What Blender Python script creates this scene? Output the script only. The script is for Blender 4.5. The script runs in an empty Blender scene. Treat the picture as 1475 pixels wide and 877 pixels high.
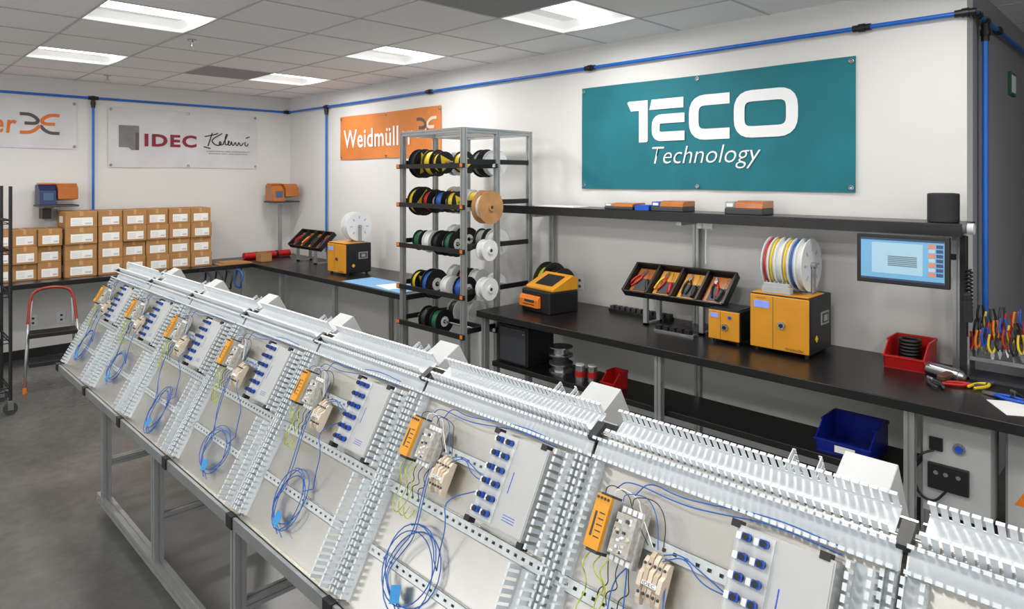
import bpy, math, random
from mathutils import Matrix, Vector
random.seed(5)
T=Matrix.Translation
def RX(a): return Matrix.Rotation(math.radians(a),4,'X')
def RY(a): return Matrix.Rotation(math.radians(a),4,'Y')
def RZ(a): return Matrix.Rotation(math.radians(a),4,'Z')
COL=bpy.context.scene.collection
# ---------------------------------------------------------------- materials
def C(r,g,b):
    f=lambda c:(c/255/12.92) if c/255<=.04045 else ((c/255+.055)/1.055)**2.4
    return (f(r),f(g),f(b),1)
_m={}
def M(name,col,rough=.5,metal=0,var=.08,scale=12,bump=0,bscale=60,emit=0,trans=0,coat=0,spec=.5,stain=0,sscale=.9,alpha=1):
    if name in _m: return _m[name]
    m=bpy.data.materials.new(name); m.use_nodes=True; nt=m.node_tree
    b=nt.nodes['Principled BSDF']
    c=C(*col)
    tc=nt.nodes.new('ShaderNodeTexCoord')
    nz=nt.nodes.new('ShaderNodeTexNoise'); nz.inputs['Scale'].default_value=scale; nz.inputs['Detail'].default_value=5
    nt.links.new(tc.outputs['Object'],nz.inputs['Vector'])
    rp=nt.nodes.new('ShaderNodeValToRGB')
    rp.color_ramp.elements[0].position=.3; rp.color_ramp.elements[1].position=.7
    rp.color_ramp.elements[0].color=tuple([max(0,x*(1-var)) for x in c[:3]]+[1])
    rp.color_ramp.elements[1].color=tuple([min(1,x*(1+var)) for x in c[:3]]+[1])
    nt.links.new(nz.outputs['Fac'],rp.inputs['Fac'])
    out=rp.outputs['Color']
    if stain:
        n3=nt.nodes.new('ShaderNodeTexNoise'); n3.inputs['Scale'].default_value=sscale; n3.inputs['Detail'].default_value=9; n3.inputs['Roughness'].default_value=.7
        nt.links.new(tc.outputs['Object'],n3.inputs['Vector'])
        r3=nt.nodes.new('ShaderNodeValToRGB'); r3.color_ramp.elements[0].position=.36; r3.color_ramp.elements[1].position=.64
        r3.color_ramp.elements[0].color=(1-stain,)*3+(1,); r3.color_ramp.elements[1].color=(1,1,1,1)
        nt.links.new(n3.outputs['Fac'],r3.inputs['Fac'])
        mx=nt.nodes.new('ShaderNodeMix'); mx.data_type='RGBA'; mx.blend_type='MULTIPLY'; mx.inputs[0].default_value=1
        nt.links.new(out,mx.inputs[6]); nt.links.new(r3.outputs['Color'],mx.inputs[7]); out=mx.outputs[2]
    nt.links.new(out,b.inputs['Base Color'])
    b.inputs['Roughness'].default_value=rough; b.inputs['Metallic'].default_value=metal
    b.inputs['Specular IOR Level'].default_value=spec
    if alpha<1: b.inputs['Alpha'].default_value=alpha
    if coat: b.inputs['Coat Weight'].default_value=coat
    if trans: b.inputs['Transmission Weight'].default_value=trans
    if emit:
        b.inputs['Emission Strength'].default_value=emit
        nt.links.new(out,b.inputs['Emission Color'])
    if bump:
        n2=nt.nodes.new('ShaderNodeTexNoise'); n2.inputs['Scale'].default_value=bscale; n2.inputs['Detail'].default_value=5
        nt.links.new(tc.outputs['Object'],n2.inputs['Vector'])
        bp=nt.nodes.new('ShaderNodeBump'); bp.inputs['Strength'].default_value=bump; bp.inputs['Distance'].default_value=.01
        nt.links.new(n2.outputs['Fac'],bp.inputs['Height']); nt.links.new(bp.outputs['Normal'],b.inputs['Normal'])
    _m[name]=m; return m
wallm=M('wall_paint',(216,215,212),.8,var=.02,scale=1.5,bump=.05,bscale=150)
wallshade=M('wall_paint_shade_tone',(140,140,142),.8,var=.03,scale=1.5)  # white wall paint with its shade put into the darker gray
floorm=M('polished_concrete',(98,98,94),.24,var=.12,scale=14,bump=.02,bscale=8,stain=.32,sscale=1.6)
tilem=M('ceiling_tile',(246,245,244),.95,var=.04,scale=90,bump=.2,bscale=180)
ventm=M('vent_tile',(160,160,162),.9,var=.2,scale=120)
tbar=M('grid_bar',(196,196,195),.6,var=.03)
alu=M('aluminium',(170,172,172),.38,.6,var=.06,scale=8)
black=M('black_laminate',(22,21,22),.3,var=.3,scale=5)
blackm=M('black_plastic',(20,20,22),.45,var=.2)
dark=M('dark_gray_plastic',(54,56,60),.5)
white=M('white_plastic',(224,228,230),.42,var=.03)
duct=M('duct_plastic',(203,209,212),.5,var=.03)
ductw=M('top_duct_plastic',(206,211,214),.5,var=.03)
lgray=M('light_gray_enclosure',(176,178,177),.45,var=.03)
clearg=M('smoky_plastic',(196,194,188),.2,var=.25,scale=90,alpha=.7)
mgray=M('mid_gray_plastic',(150,153,152),.5,var=.05)
plate=M('galvanized_plate',(206,204,197),.3,.92,var=.08,scale=4,bump=.06,bscale=9)
zinc=M('zinc_rail',(200,206,206),.36,.5,var=.08,scale=40)
gold=M('machine_orange',(214,146,34),.42,var=.05,scale=6)
amber=M('amber_cover',(172,100,40),.3,var=.15,scale=9,coat=.3)
orange=M('orange_plastic',(226,124,34),.45)
blue=M('blue_plastic',(20,78,184),.4)
navy=M('dark_blue_plastic',(28,40,84),.4)
binblue=M('bin_blue',(12,36,140),.35)
red=M('red_plastic',(180,24,24),.38)
pipeb=M('blue_pipe',(20,100,192),.35)
bluew=M('blue_wire',(30,88,168),.45)
greenw=M('green_yellow_wire',(176,184,60),.5,var=.5,scale=60)
blackw=M('black_wire',(26,28,34),.5)
whitew=M('white_wire',(222,222,216),.5)
beige=M('beige_terminal',(206,192,172),.5)
card=M('cardboard',(168,124,76),.85,var=.1,scale=10,bump=.1)
cardd=M('cardboard_tape',(188,150,98),.4,var=.08)
paper=M('paper',(232,232,228),.8,var=.02)
steel=M('steel',(176,178,180),.25,.9)
teal=M('teal_cloth',(12,108,120),.75,var=.12,scale=3,bump=.35,bscale=5)
whitecl=M('white_cloth',(206,206,208),.75,var=.07,scale=3,bump=.4,bscale=6)
orcl=M('orange_cloth',(208,124,58),.75,var=.24,scale=1.3,bump=.35,bscale=6)
whp=M('white_print',(234,236,236),.7,var=.01)
orp=M('orange_print',(214,112,40),.7)
dkp=M('dark_print',(48,48,52),.7)
dgp=M('charcoal_print',(84,78,76),.7)
grp=M('gray_print',(122,122,124),.7)
mar=M('maroon_print',(132,32,56),.7)
pgp=M('pale_gray_print',(190,190,193),.7,var=.02)
tape=M('blue_tape',(50,136,196),.7)
matb=M('blue_mat',(120,170,215),.6)
wood=M('spool_wood',(176,130,84),.7,var=.15)
yel=M('yellow_plastic',(222,190,36),.45)
grn=M('green_plastic',(28,96,64),.45)
lens=M('light_lens',(255,253,248),.6,emit=4,var=.01)
wing=M('light_diffuser',(235,235,234),.6,emit=.3,var=.01)
# ---------------------------------------------------------------- mesh builder
class MB:
    def __init__(s): s.v=[];s.f=[];s.m=[];s.s=[];s.X=Matrix.Identity(4)
    def add(s,vs,fs,mi=0,sm=False):
        b=len(s.v); X=s.X
        s.v+=[X@Vector(v) for v in vs]
        for f in fs: s.f.append([b+i for i in f]); s.m.append(mi); s.s.append(sm)
        return s
    def box(s,c,d,mi=0,R=None):
        x,y,z=d[0]/2,d[1]/2,d[2]/2
        vs=[Vector((i*x,j*y,k*z)) for i in(-1,1) for j in(-1,1) for k in(-1,1)]
        if R is not None: vs=[R@v for v in vs]
        c=Vector(c); vs=[v+c for v in vs]
        return s.add(vs,[(0,1,3,2),(4,6,7,5),(0,4,5,1),(2,3,7,6),(0,2,6,4),(1,5,7,3)],mi)
    def bb(s,x0,x1,y0,y1,z0,z1,mi=0): return s.box(((x0+x1)/2,(y0+y1)/2,(z0+z1)/2),(x1-x0,y1-y0,z1-z0),mi)
    def fr(s,p0,p1):
        p0=Vector(p0);p1=Vector(p1);d=p1-p0
        return T(p0)@d.to_track_quat('Z','Y').to_matrix().to_4x4(), d.length
    def lathe(s,prof,p0,p1,n=20,mi=0,sm=True):
        F,L=s.fr(p0,p1)
        for i in range(len(prof)-1):
            (r0,h0),(r1,h1)=prof[i],prof[i+1]
            vs=[];fs=[]
            for k in range(n):
                a=2*math.pi*k/n; c,t=math.cos(a),math.sin(a)
                vs.append(F@Vector((r0*c,r0*t,h0))); vs.append(F@Vector((r1*c,r1*t,h1)))
            for k in range(n):
                a=2*k;b=2*((k+1)%n); fs.append((a,b,b+1,a+1))
            s.add(vs,fs,mi,sm and abs(h1-h0)>1e-6)
        return s
    def cyl(s,p0,p1,r,r2=None,n=16,mi=0):
        r2=r if r2 is None else r2
        F,L=s.fr(p0,p1)
        s.lathe([(r,0),(r2,L)],p0,p1,n,mi)
        for rr,h,fl in((r,0,1),(r2,L,0)):
            vs=[F@Vector((rr*math.cos(2*math.pi*k/n),rr*math.sin(2*math.pi*k/n),h)) for k in range(n)]
            s.add(vs,[list(range(n))[::-1] if fl else list(range(n))],mi)
        return s
    def tube(s,pts,r,n=6,mi=0,closed=False):
        P=[Vector(p) for p in pts]; N=len(P)
        if N<2: return s
        nrm=None; vs=[]
        for i,p in enumerate(P):
            if closed: t=P[(i+1)%N]-P[i-1]
            else: t=P[min(i+1,N-1)]-P[max(i-1,0)]
            if t.length<1e-9: t=Vector((0,0,1))
            t.normalize()
            if nrm is None:
                a=Vector((0,0,1)) if abs(t.z)<.9 else Vector((1,0,0)); nrm=(a-t*a.dot(t)).normalized()
            else:
                nrm=nrm-t*nrm.dot(t)
                if nrm.length<1e-6: nrm=t.orthogonal()
                nrm.normalize()
            b=t.cross(nrm)
            for k in range(n):
                a=2*math.pi*k/n; vs.append(p+r*(math.cos(a)*nrm+math.sin(a)*b))
        fs=[]
        for i in range(N if closed else N-1):
            j=(i+1)%N
            for k in range(n):
                l=(k+1)%n; fs.append((i*n+k,i*n+l,j*n+l,j*n+k))
        if not closed:
            fs.append(list(range(n))[::-1]); fs.append([(N-1)*n+q for q in range(n)])
        s.add(vs,fs,mi,True)
        return s
    def prism(s,poly,z0,z1,mi=0):
        n=len(poly); vs=[(p[0],p[1],z0) for p in poly]+[(p[0],p[1],z1) for p in poly]
        fs=[list(range(n))[::-1],list(range(n,2*n))]+[(i,(i+1)%n,n+(i+1)%n,n+i) for i in range(n)]
        return s.add(vs,fs,mi)
    def ext(s,p0,p1,a=.04,mi=0):
        F,L=s.fr(p0,p1); h=a/2;g=a*.11;d=a*.16
        q=[(-h,-h),(-g,-h),(-g,-h+d),(g,-h+d),(g,-h),(h,-h)]
        poly=[]
        for k in range(4):
            c,t=[(1,0),(0,1),(-1,0),(0,-1)][k]
            for x,y in q[:-1]: poly.append((c*x-t*y,t*x+c*y))
        O=s.X; s.X=O@F; s.prism(poly,0,L,mi); s.X=O
        return s
    def ribbon(s,pts,w,closed=False,z=0,mi=0):
        P=[Vector((p[0],p[1])) for p in pts];N=len(P);vs=[]
        for i in range(N):
            if closed: a=(P[i]-P[i-1]);b=(P[(i+1)%N]-P[i])
            else:
                a=P[i]-P[i-1] if i>0 else P[1]-P[0]; b=P[i+1]-P[i] if i<N-1 else P[i]-P[i-1]
            a.normalize();b.normalize()
            t=(a+b)
            if t.length<1e-6:t=a.copy()
            t.normalize(); nn=Vector((-t.y,t.x)); k=w/2/max(.6,nn.dot(Vector((-a.y,a.x))))
            vs+= [(P[i].x+nn.x*k,P[i].y+nn.y*k,z),(P[i].x-nn.x*k,P[i].y-nn.y*k,z)]
        fs=[]
        for i in range(N if closed else N-1):
            j=(i+1)%N; fs.append((2*i,2*i+1,2*j+1,2*j))
        return s.add(vs,fs,mi)
def fillet(pts,r,closed=False,n=5):
    P=[Vector((p[0],p[1])) for p in pts];N=len(P);o=[]
    for i in range(N):
        if not closed and i in(0,N-1): o.append(P[i]);continue
        a,b,c=P[i-1],P[i],P[(i+1)%N]
        ra=min(r,(a-b).length/2.01);rc=min(r,(c-b).length/2.01)
        A=b+(a-b).normalized()*ra;Cc=b+(c-b).normalized()*rc
        for k in range(n+1):
            t=k/n; o.append((1-t)**2*A+2*t*(1-t)*b+t*t*Cc)
    return o
def smooth(pts,it=2):
    P=[Vector(p) for p in pts]
    for _ in range(it):
        Q=[P[0]]
        for a,b in zip(P,P[1:]): Q+=[a*.75+b*.25,a*.25+b*.75]
        Q.append(P[-1]);P=Q
    return P
# ---------------------------------------------------------------- objects
def thing(name,label,cat,Mx=None,group=None):
    o=bpy.data.objects.new(name,None); o.empty_display_size=.05; COL.objects.link(o)
    if Mx is not None: o.matrix_basis=Mx if isinstance(Mx,Matrix) else T(Mx)
    o['label']=label;o['category']=cat
    if group: o['group']=group
    return o
def mesh(name,mb,mats):
    me=bpy.data.meshes.new(name); me.from_pydata([tuple(v) for v in mb.v],[],mb.f)
    for m in(mats if isinstance(mats,(list,tuple)) else [mats]): me.materials.append(m)
    me.polygons.foreach_set('material_index',mb.m); me.polygons.foreach_set('use_smooth',mb.s); me.update()
    return me
def part(par,name,mb,mats,label=None,bevel=0,Mx=None,me=None):
    me=me or mesh(name,mb,mats)
    o=bpy.data.objects.new(name,me); COL.objects.link(o)
    if par: o.parent=par
    if Mx is not None:o.matrix_basis=Mx if isinstance(Mx,Matrix) else T(Mx)
    if label:o['label']=label
    if bevel:
        b=o.modifiers.new('bevel','BEVEL');b.width=bevel;b.segments=2 if bevel<.02 else 4;b.limit_method='ANGLE'
    return o
def solo(name,mb,mats,label,cat,Mx=None,group=None,bevel=0):
    o=part(None,name,mb,mats,None,bevel,Mx); o['label']=label;o['category']=cat
    if group:o['group']=group
    return o
def clone(root,Mx=None,par=None,label=None):
    n=root.copy(); COL.objects.link(n)
    if par:n.parent=par
    if Mx is not None:n.matrix_basis=Mx
    if label:n['label']=label
    for c in root.children: clone(c,None,n)
    return n
def struct(name,mb,mats):
    o=part(None,name,mb,mats);o['kind']='structure';return o
def text(par,name,st,w,h,mat,Mx,bold=0,shear=0,label=None,z=.001,spacing=1):
    cu=bpy.data.curves.new('t','FONT');cu.body=st;cu.size=1;cu.offset=bold;cu.shear=shear;cu.extrude=0;cu.resolution_u=3;cu.space_character=spacing
    o=bpy.data.objects.new('t',cu);COL.objects.link(o)
    dg=bpy.context.evaluated_depsgraph_get()
    me=bpy.data.meshes.new_from_object(o.evaluated_get(dg))
    bpy.data.objects.remove(o)
    xs=[v.co.x for v in me.vertices];ys=[v.co.y for v in me.vertices]
    x0,x1,y0,y1=min(xs),max(xs),min(ys),max(ys)
    for v in me.vertices:
        v.co.x=((v.co.x-x0)/(x1-x0)-.5)*w; v.co.y=((v.co.y-y0)/(y1-y0)-.5)*h; v.co.z=z
    me.materials.clear();me.materials.append(mat)
    return part(par,name,None,None,label,0,Mx,me=me)
YZX=Matrix(((0,0,1,0),(1,0,0,0),(0,1,0,0),(0,0,0,1)))  # polygon (y,z) extruded along x
# ---------------------------------------------------------------- room
WX,WY,CZ=-8.8,4.4,3.05
CXR=-.83
struct('floor',MB().bb(WX-.2,4.2,-4.2,8.2,-.1,0),floorm)
struct('wall_north',MB().bb(WX,CXR,WY,WY+.15,0,CZ),wallm)
struct('wall_west',MB().bb(WX-.15,WX,-4,WY+.15,0,CZ),wallm)
struct('wall_return',MB().bb(CXR-.15,CXR,WY+.15,8,0,CZ),wallshade)
struct('wall_far_north',MB().bb(CXR-.15,4,8,8.15,0,CZ),wallshade)
struct('wall_east',MB().bb(4,4.15,-4,8.15,0,.7).bb(4,4.15,-4,8.15,2.8,CZ).bb(4,4.15,-4,-3.2,.7,2.8).bb(4,4.15,2.8,8.15,.7,2.8),wallm)
struct('wall_south',MB().bb(WX-.15,4.15,-4.15,-4,0,.7).bb(WX-.15,4.15,-4.15,-4,2.8,CZ).bb(WX-.15,-8,-4.15,-4,.7,2.8).bb(3.2,4.15,-4.15,-4,.7,2.8),wallm)
b=MB()
for i in range(8): b.bb(-8.02+i*1.6,-7.96+i*1.6,-4.1,-4.04,.7,2.8)
b.bb(-8,3.2,-4.1,-4.04,.7,.76).bb(-8,3.2,-4.1,-4.04,2.74,2.8)
struct('added_window_1',b,dark)  # unseen window, added so world light brightens the ceiling and panel fronts
b=MB()
for i in range(5): b.bb(4.04,4.1,-3.22+i*1.5,-3.16+i*1.5,.7,2.8)
b.bb(4.04,4.1,-3.2,2.8,.7,.76).bb(4.04,4.1,-3.2,2.8,2.74,2.8)
struct('added_window_2',b,dark)  # second added window out of view, brings in more fill light
struct('baseboard_west',MB().bb(WX,WX+.012,-4,WY,0,.1),blackm)
struct('baseboard_north',MB().bb(WX+.012,CXR,WY-.012,WY,0,.1),blackm)
lights=[(-2.97+2.04*i,3.52-2.04*j) for i in(-2,-1,0,1,2) for j in(0,1,2)]
def cells(a,o,b):
    e=[a];k=math.ceil((a-o)/.68)
    while o+.68*k<b:
        if o+.68*k>a+1e-3:e.append(o+.68*k)
        k+=1
    e.append(b);return e
xe=cells(WX,-2.63,4);ye=cells(-4,3.18,8)
mb=MB();tb=MB()
for x0,x1 in zip(xe,xe[1:]):
    for y0,y1 in zip(ye,ye[1:]):
        cx,cy=(x0+x1)/2,(y0+y1)/2
        if any(abs(cx-a)<.1 and abs(cy-b)<.1 and x1-x0>.6 for a,b in lights): continue
        v=int(any(abs(cx-a)<.1 and abs(cy-2.84)<.1 for a in(-2.97,-7.05)))
        mb.add([(x0,y0,CZ),(x1,y0,CZ),(x1,y1,CZ),(x0,y1,CZ)],[(3,2,1,0)],v)
mb.bb(WX-.15,4.15,-4.15,8.15,CZ+.14,CZ+.2,0)
struct('ceiling',mb,[tilem,ventm])
for x in xe[1:-1]: tb.bb(x-.009,x+.009,-4,8,CZ-.004,CZ-.001)
for y in ye[1:-1]: tb.bb(WX,4,y-.009,y+.009,CZ-.0042,CZ-.0012)
struct('trim_1',tb,tbar)
def light(x,y,LP=24):
    r=thing('ceiling_light','recessed square fluorescent troffer with glowing center lens','light',T((x,y,CZ)),'recessed ceiling troffers')
    b=MB(); s=.328
    for a,c in(((-s,-s),(s,-s)),((s,-s),(s,s)),((s,s),(-s,s)),((-s,s),(-s,-s))):
        b.add([(a[0],a[1],0),(c[0],c[1],0),(c[0]*.86,c[1]*.86,.07),(a[0]*.86,a[1]*.86,.07)],[(0,1,2,3)])
    b.add([(-s*.86,-s*.86,.07),(s*.86,-s*.86,.07),(s*.86,s*.86,.07),(-s*.86,s*.86,.07)],[(0,1,2,3)])
    part(r,'housing',b,wing)
    l=MB(); n=8
    for i in range(n):
        a0=math.pi*i/n;a1=math.pi*(i+1)/n
        l.add([(-.13*math.cos(a0),-.27,.068-.03*math.sin(a0)),(-.13*math.cos(a1),-.27,.068-.03*math.sin(a1)),(-.13*math.cos(a1),.27,.068-.03*math.sin(a1)),(-.13*math.cos(a0),.27,.068-.03*math.sin(a0))],[(0,1,2,3)],0,True)
    part(r,'lens',l,lens)
    ld=bpy.data.lights.new('lamp','AREA');ld.shape='RECTANGLE';ld.size=.2;ld.size_y=.48;ld.energy=LP;ld.color=(1,.98,.95)
    lo=bpy.data.objects.new('lamp',ld);COL.objects.link(lo);lo.parent=r;lo.location=(0,0,.025)
for x,y in lights: light(x,y,11 if (x>-1.5 and x<0 and y>3) else 21)
light(1.11,5.56)
for x,y in((-5.55,1.95),(-8.1,1.98)):
    b=MB().cyl((0,0,0),(0,0,-.01),.035).cyl((0,0,.139),(0,0,-.05),.008).cyl((0,0,-.05),(0,0,-.055),.02)
    b.tube([(-.012,0,-.01),(-.02,0,-.03),(0,0,-.05),(.02,0,-.03),(.012,0,-.01)],.003)
    solo('fire_sprinkler',b,steel,'small metal fire sprinkler head hanging from the ceiling','sprinkler',T((x,y,CZ)),'ceiling sprinklers')
# ---------------------------------------------------------------- air pipes
r=thing('air_pipe','bright blue compressed air pipe with black fittings along the wall','pipe',T((0,0,0)))
PZ=2.86
for p,q,w in(((WX+.035,-3.8,PZ),(WX+.035,WY-.035,PZ),.014),((WX+.035,WY-.035,PZ),(CXR+.04,WY-.035,PZ),.014),((CXR+.04,WY-.035,PZ),(CXR+.04,7.5,PZ),.014),
   ((WX+.035,2.0,PZ),(WX+.035,2.0,1.0),.013),((-7.74,WY-.035,PZ),(-7.74,WY-.035,1.0),.013),((CXR+.04,4.66,PZ),(CXR+.04,4.66,.95),.016)):
    part(r,'pipe',MB().cyl(p,q,w),pipeb)
def fit(p,ax,l=.05):
    p=Vector(p);a=Vector(ax)*l
    part(r,'pipe_fitting',MB().cyl(p-a,p+a,.021,n=12).cyl(p-a*.35,p+a*.35,.026,n=12),blackm)
for p,ax in(((WX+.035,2,PZ),(0,1,0)),((WX+.035,2,PZ-.06),(0,0,1)),((WX+.035,WY-.06,PZ),(0,1,0)),((-7.74,WY-.035,PZ),(1,0,0)),((-7.74,WY-.035,PZ-.05),(0,0,1)),
  ((-5.6,WY-.035,PZ),(1,0,0)),((-3.45,WY-.035,PZ),(1,0,0)),((-1.36,WY-.035,PZ),(1,0,0)),((CXR+.0,WY-.035,PZ),(1,0,0)),((CXR+.04,WY+.05,PZ),(0,1,0)),((CXR+.04,4.66,PZ),(0,1,0)),((CXR+.04,4.66,PZ-.07),(0,0,1)),((CXR+.04,5.05,PZ),(0,1,0))):
    fit(p,ax)
# ---------------------------------------------------------------- banners
MZ=.0055
def cloth(w,h,nx=60,ny=24,amp=.003,ph=0):
    b=MB();vs=[];fs=[]
    for j in range(ny+1):
        for i in range(nx+1):
            x=(i/nx-.5)*w;y=(j/ny-.5)*h
            e=.012*(1-abs(math.cos(math.pi*i/nx)))*(1 if j in(0,ny) else 0)*(1 if j==ny else -1)
            z=amp*(math.sin(x*9+ph+y*3)+.6*math.sin(x*21+ph*2-y*11))*.6
            vs.append((x,y-e*.5,z))
    for j in range(ny):
        for i in range(nx):
            a=j*(nx+1)+i;fs.append((a,a+1,a+nx+2,a+nx+1))
    b.add(vs,fs,0,True);return b
def banner(label,w,h,mat,Mx,ph=0):
    r=thing('banner',label,'banner',Mx)
    part(r,'cloth',cloth(w,h,ph=ph),mat)
    for i in(-1,0,1):
        for j in(-1,1):
            b=MB();b.tube([(.013*math.cos(a*math.pi/6),.013*math.sin(a*math.pi/6),0) for a in range(12)],.0035,closed=True,n=5)
            b.cyl((0,0,-.002),(0,0,.002),.006,n=8)
            part(r,'grommet',b,steel,Mx=T((i*(w/2-.025),j*(h/2-.03),.005)))
    return r
def forklogo(r,cx,cy,s,ml,mr):
    # two interlocking forks: upper strokes and lower strokes crossing at the middle
    t=.15
    for sgn in(1,-1):
        for q in(1,-1):
            b=MB()
            f=lambda x,y:((-.5+x)*s*1.5*sgn,(y-.5)*s)
            P=[(-.02,.93),(.24,.93),(.40,.78),(.46,.64),(.40,.5),(.1,.5)] if q==1 else [(-.02,.93),(.24,.93),(.40,.78),(.46,.64),(.5,.6)]
            b.ribbon(fillet([f(x,.5+(y-.5)*q) for x,y in P],s*.14),t*s,z=MZ+.0004*q+.0002*sgn)
            part(r,'emblem',b,ml if (q*sgn>0) else mr,Mx=T((cx,cy,0)))
RN=RX(90);RW=RZ(90)@RX(90)
bw,bh=2.153,.842
r=banner('teal fabric banner with white lettering and metal grommets',bw,bh,teal,T((-2.478,WY-.012,2.279))@RN)
L=MB();h=.325;t=.078;z=MZ
L.add([(0,h-.01,z),(.012,h,z),(.19,h,z),(.19,.01,z),(.18,0,z),(.11,0,z),(.11,h-t,z),(.035,h-t,z)],[list(range(8))[::-1]])
L.add([(.205,h-t,z),(.225,h,z),(.50,h,z),(.50,h-t,z)],[(3,2,1,0)])
L.ribbon(fillet([(.51,.1725),(.262,.1725),(.262,.039),(.51,.039)],.05),.07,z=z+.0003)
L.ribbon(fillet([(.865,h-t/2),(.585,h-t/2),(.585,.039),(.865,.039)],.09),t,z=z)
L.ribbon(fillet([(.935,h-t/2),(1.30,h-t/2),(1.30,.039),(.935,.039)],.09,True),t,True,z=z)
part(r,'wordmark',L,whp,Mx=T((-3.09+2.478,2.225-2.279,0)))
text(r,'lettering','Technology',.86,.17,whp,T((-2.43+2.478,2.10-2.279,0)),bold=-.008,shear=.25,z=MZ)
r=banner('orange fabric banner with white company lettering and emblem',2.0,.535,orcl,T((-6.435,WY-.012,2.44))@RN,1)
text(r,'lettering','Weidmüller',1.44,.225,whp,T((-.19,-.015,0)),bold=.014,z=MZ,spacing=1.06)
forklogo(r,.76,.05,.22,dgp,M('cream_print',(226,206,190),.7))
r=banner('white fabric banner with gray square, maroon wordmark and black signature',1.765,.71,whitecl,T((WX+.012,3.04,2.425))@RW,2)
L=MB();L.add([(-.775,.145,MZ),(-.56,.145,MZ),(-.56,-.145,MZ),(-.64,-.145,MZ),(-.67,-.115,MZ),(-.775,-.115,MZ)],[(5,4,3,2,1,0)],0).add([(-.60,.06,MZ+.0003),(-.56,.06,MZ+.0003),(-.56,-.145,MZ+.0003),(-.60,-.145,MZ+.0003)],[(3,2,1,0)],1)
part(r,'emblem',L,[grp,M('dark_gray_print',(92,84,88),.7)])
text(r,'lettering','IDEC',.60,.155,mar,T((-.20,-.02,0)),bold=.035,z=MZ+.0006,spacing=1.15)
S=MB()
for st in([(.07,.17),(.02,.0)],[(.19,.17),(.05,.08),(.1,.02),(.15,.01),(.18,.04),(.16,.07),(.15,.03),(.18,.015),(.21,.04)],[(.2,.04),(.26,.16),(.23,.16),(.22,.03),(.25,.02),(.28,.07),(.26,.08),(.26,.02),(.29,.02),(.3,.08),(.31,.02),(.33,.02),(.35,.07),(.36,.02),(.38,.02),(.39,.07),(.41,.02),(.43,.02),(.45,.06)],[(.47,.07),(.47,.02),(.5,.015),(.51,.05)],[(.48,.12),(.53,.14)],[(-.03,-.01),(.05,-.03)],[(-.02,.12),(.1,.15),(.14,.17)]):
    S.ribbon([Vector((p[0]*1.06,p[1])) for p in smooth([(a,b_,0) for a,b_ in st],3)],.014,z=MZ)
part(r,'signature',S,dkp,Mx=T((.22,-.07,0)))
text(r,'small_print','A CHANGE IN FOCUS OF CONTROL  AUTOMATION PRODUCTS',.56,.016,dkp,T((.5,-.135,0)),z=MZ)
text(r,'small_print','INDUSTRIAL SUPPLY AND INTEGRATION',.5,.013,dkp,T((.5,-.165,0)),z=MZ)
r=banner('white fabric banner with orange lettering and two-tone emblem',1.85,.54,whitecl,T((WX+.012,.92,2.54))@RW,3)
text(r,'lettering','Weidmüller',1.20,.21,orp,T((-.225,-.01,0)),bold=.014,shear=.1,z=MZ,spacing=1.1)
forklogo(r,.58,.0,.23,dgp,orp)
# ---------------------------------------------------------------- work benches
def bench(label,parts,legs):
    r=thing('workbench',label,'workbench')
    for p in parts: part(r,p[0],MB().bb(*p[1:]),black,bevel=.004)
    for x,y in legs: part(r,'leg',MB().ext((x,y,0),(x,y,.85),.045),alu)
    return r
BZ=.9
bench('long black laminate workbench along the white wall under cartons',[('worktop',WX+.005,-8.05,-1.2,WY-.01,.85,BZ)],[(-8.12,y) for y in(-.6,.9,2.3,3.45)])
bench('black laminate workbench running from the corner to the spool rack',[('worktop',-8.045,-4.9,3.53,WY-.01,.85,BZ)],[(-7.4,3.6),(-6.2,3.6),(-4.98,3.6),(-6.2,4.3)])
r=bench('black laminate workbench with lower shelf and aluminium legs',[('worktop',-3.93,.5,3.53,WY-.01,.85,BZ),('lower_shelf',-3.85,-.95,3.625,4.0,.46,.5)],
  [(-3.9,3.6),(-2.29,3.59),(-.905,3.59),(.4,3.6)])
part(r,'cross_rail',MB().ext((-3.88,4.025,.46),(-.95,4.025,.46),.04),alu)
for x in(-3.88,-2.29,-.95): part(r,'leg',MB().ext((x,4.07,0),(x,4.07,.85),.04),alu)
r=thing('wall_shelf','long black wall shelf with aluminium uprights above the workbench','shelf')
part(r,'shelf_board',MB().bb(-3.93,-.79,4.08,WY-.01,1.66,1.71).bb(-4.24,-3.93,4.08,4.17,1.66,1.71),black)
part(r,'front_rail',MB().bb(-4.24,-.79,4.06,4.08,1.645,1.7),blackm)
for x in(-3.85,-2.46,-.86):
    part(r,'upright',MB().ext((x,4.35,BZ),(x,4.35,1.66),.045),alu); part(r,'bracket',MB().bb(x-.02,x+.02,4.1,4.325,1.62,1.645),alu)
b=MB().cyl((0,0,0),(.03,0,0),.03,n=14); solo('end_cap',b,white,'round white plastic cap on the end of the black shelf','cap',T((-.789,4.2,1.68)))
b=MB().bb(-.05,.05,-.02,.02,-.06,0).bb(-.05,-.02,-.04,-.02,-.06,0).bb(-.004,.004,-.015,-.007,-.3,-.06); solo('cable_clamp',b,white,'small white cable clamp under the black shelf','clamp',T((-2.3,4.2,1.66)))
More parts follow.
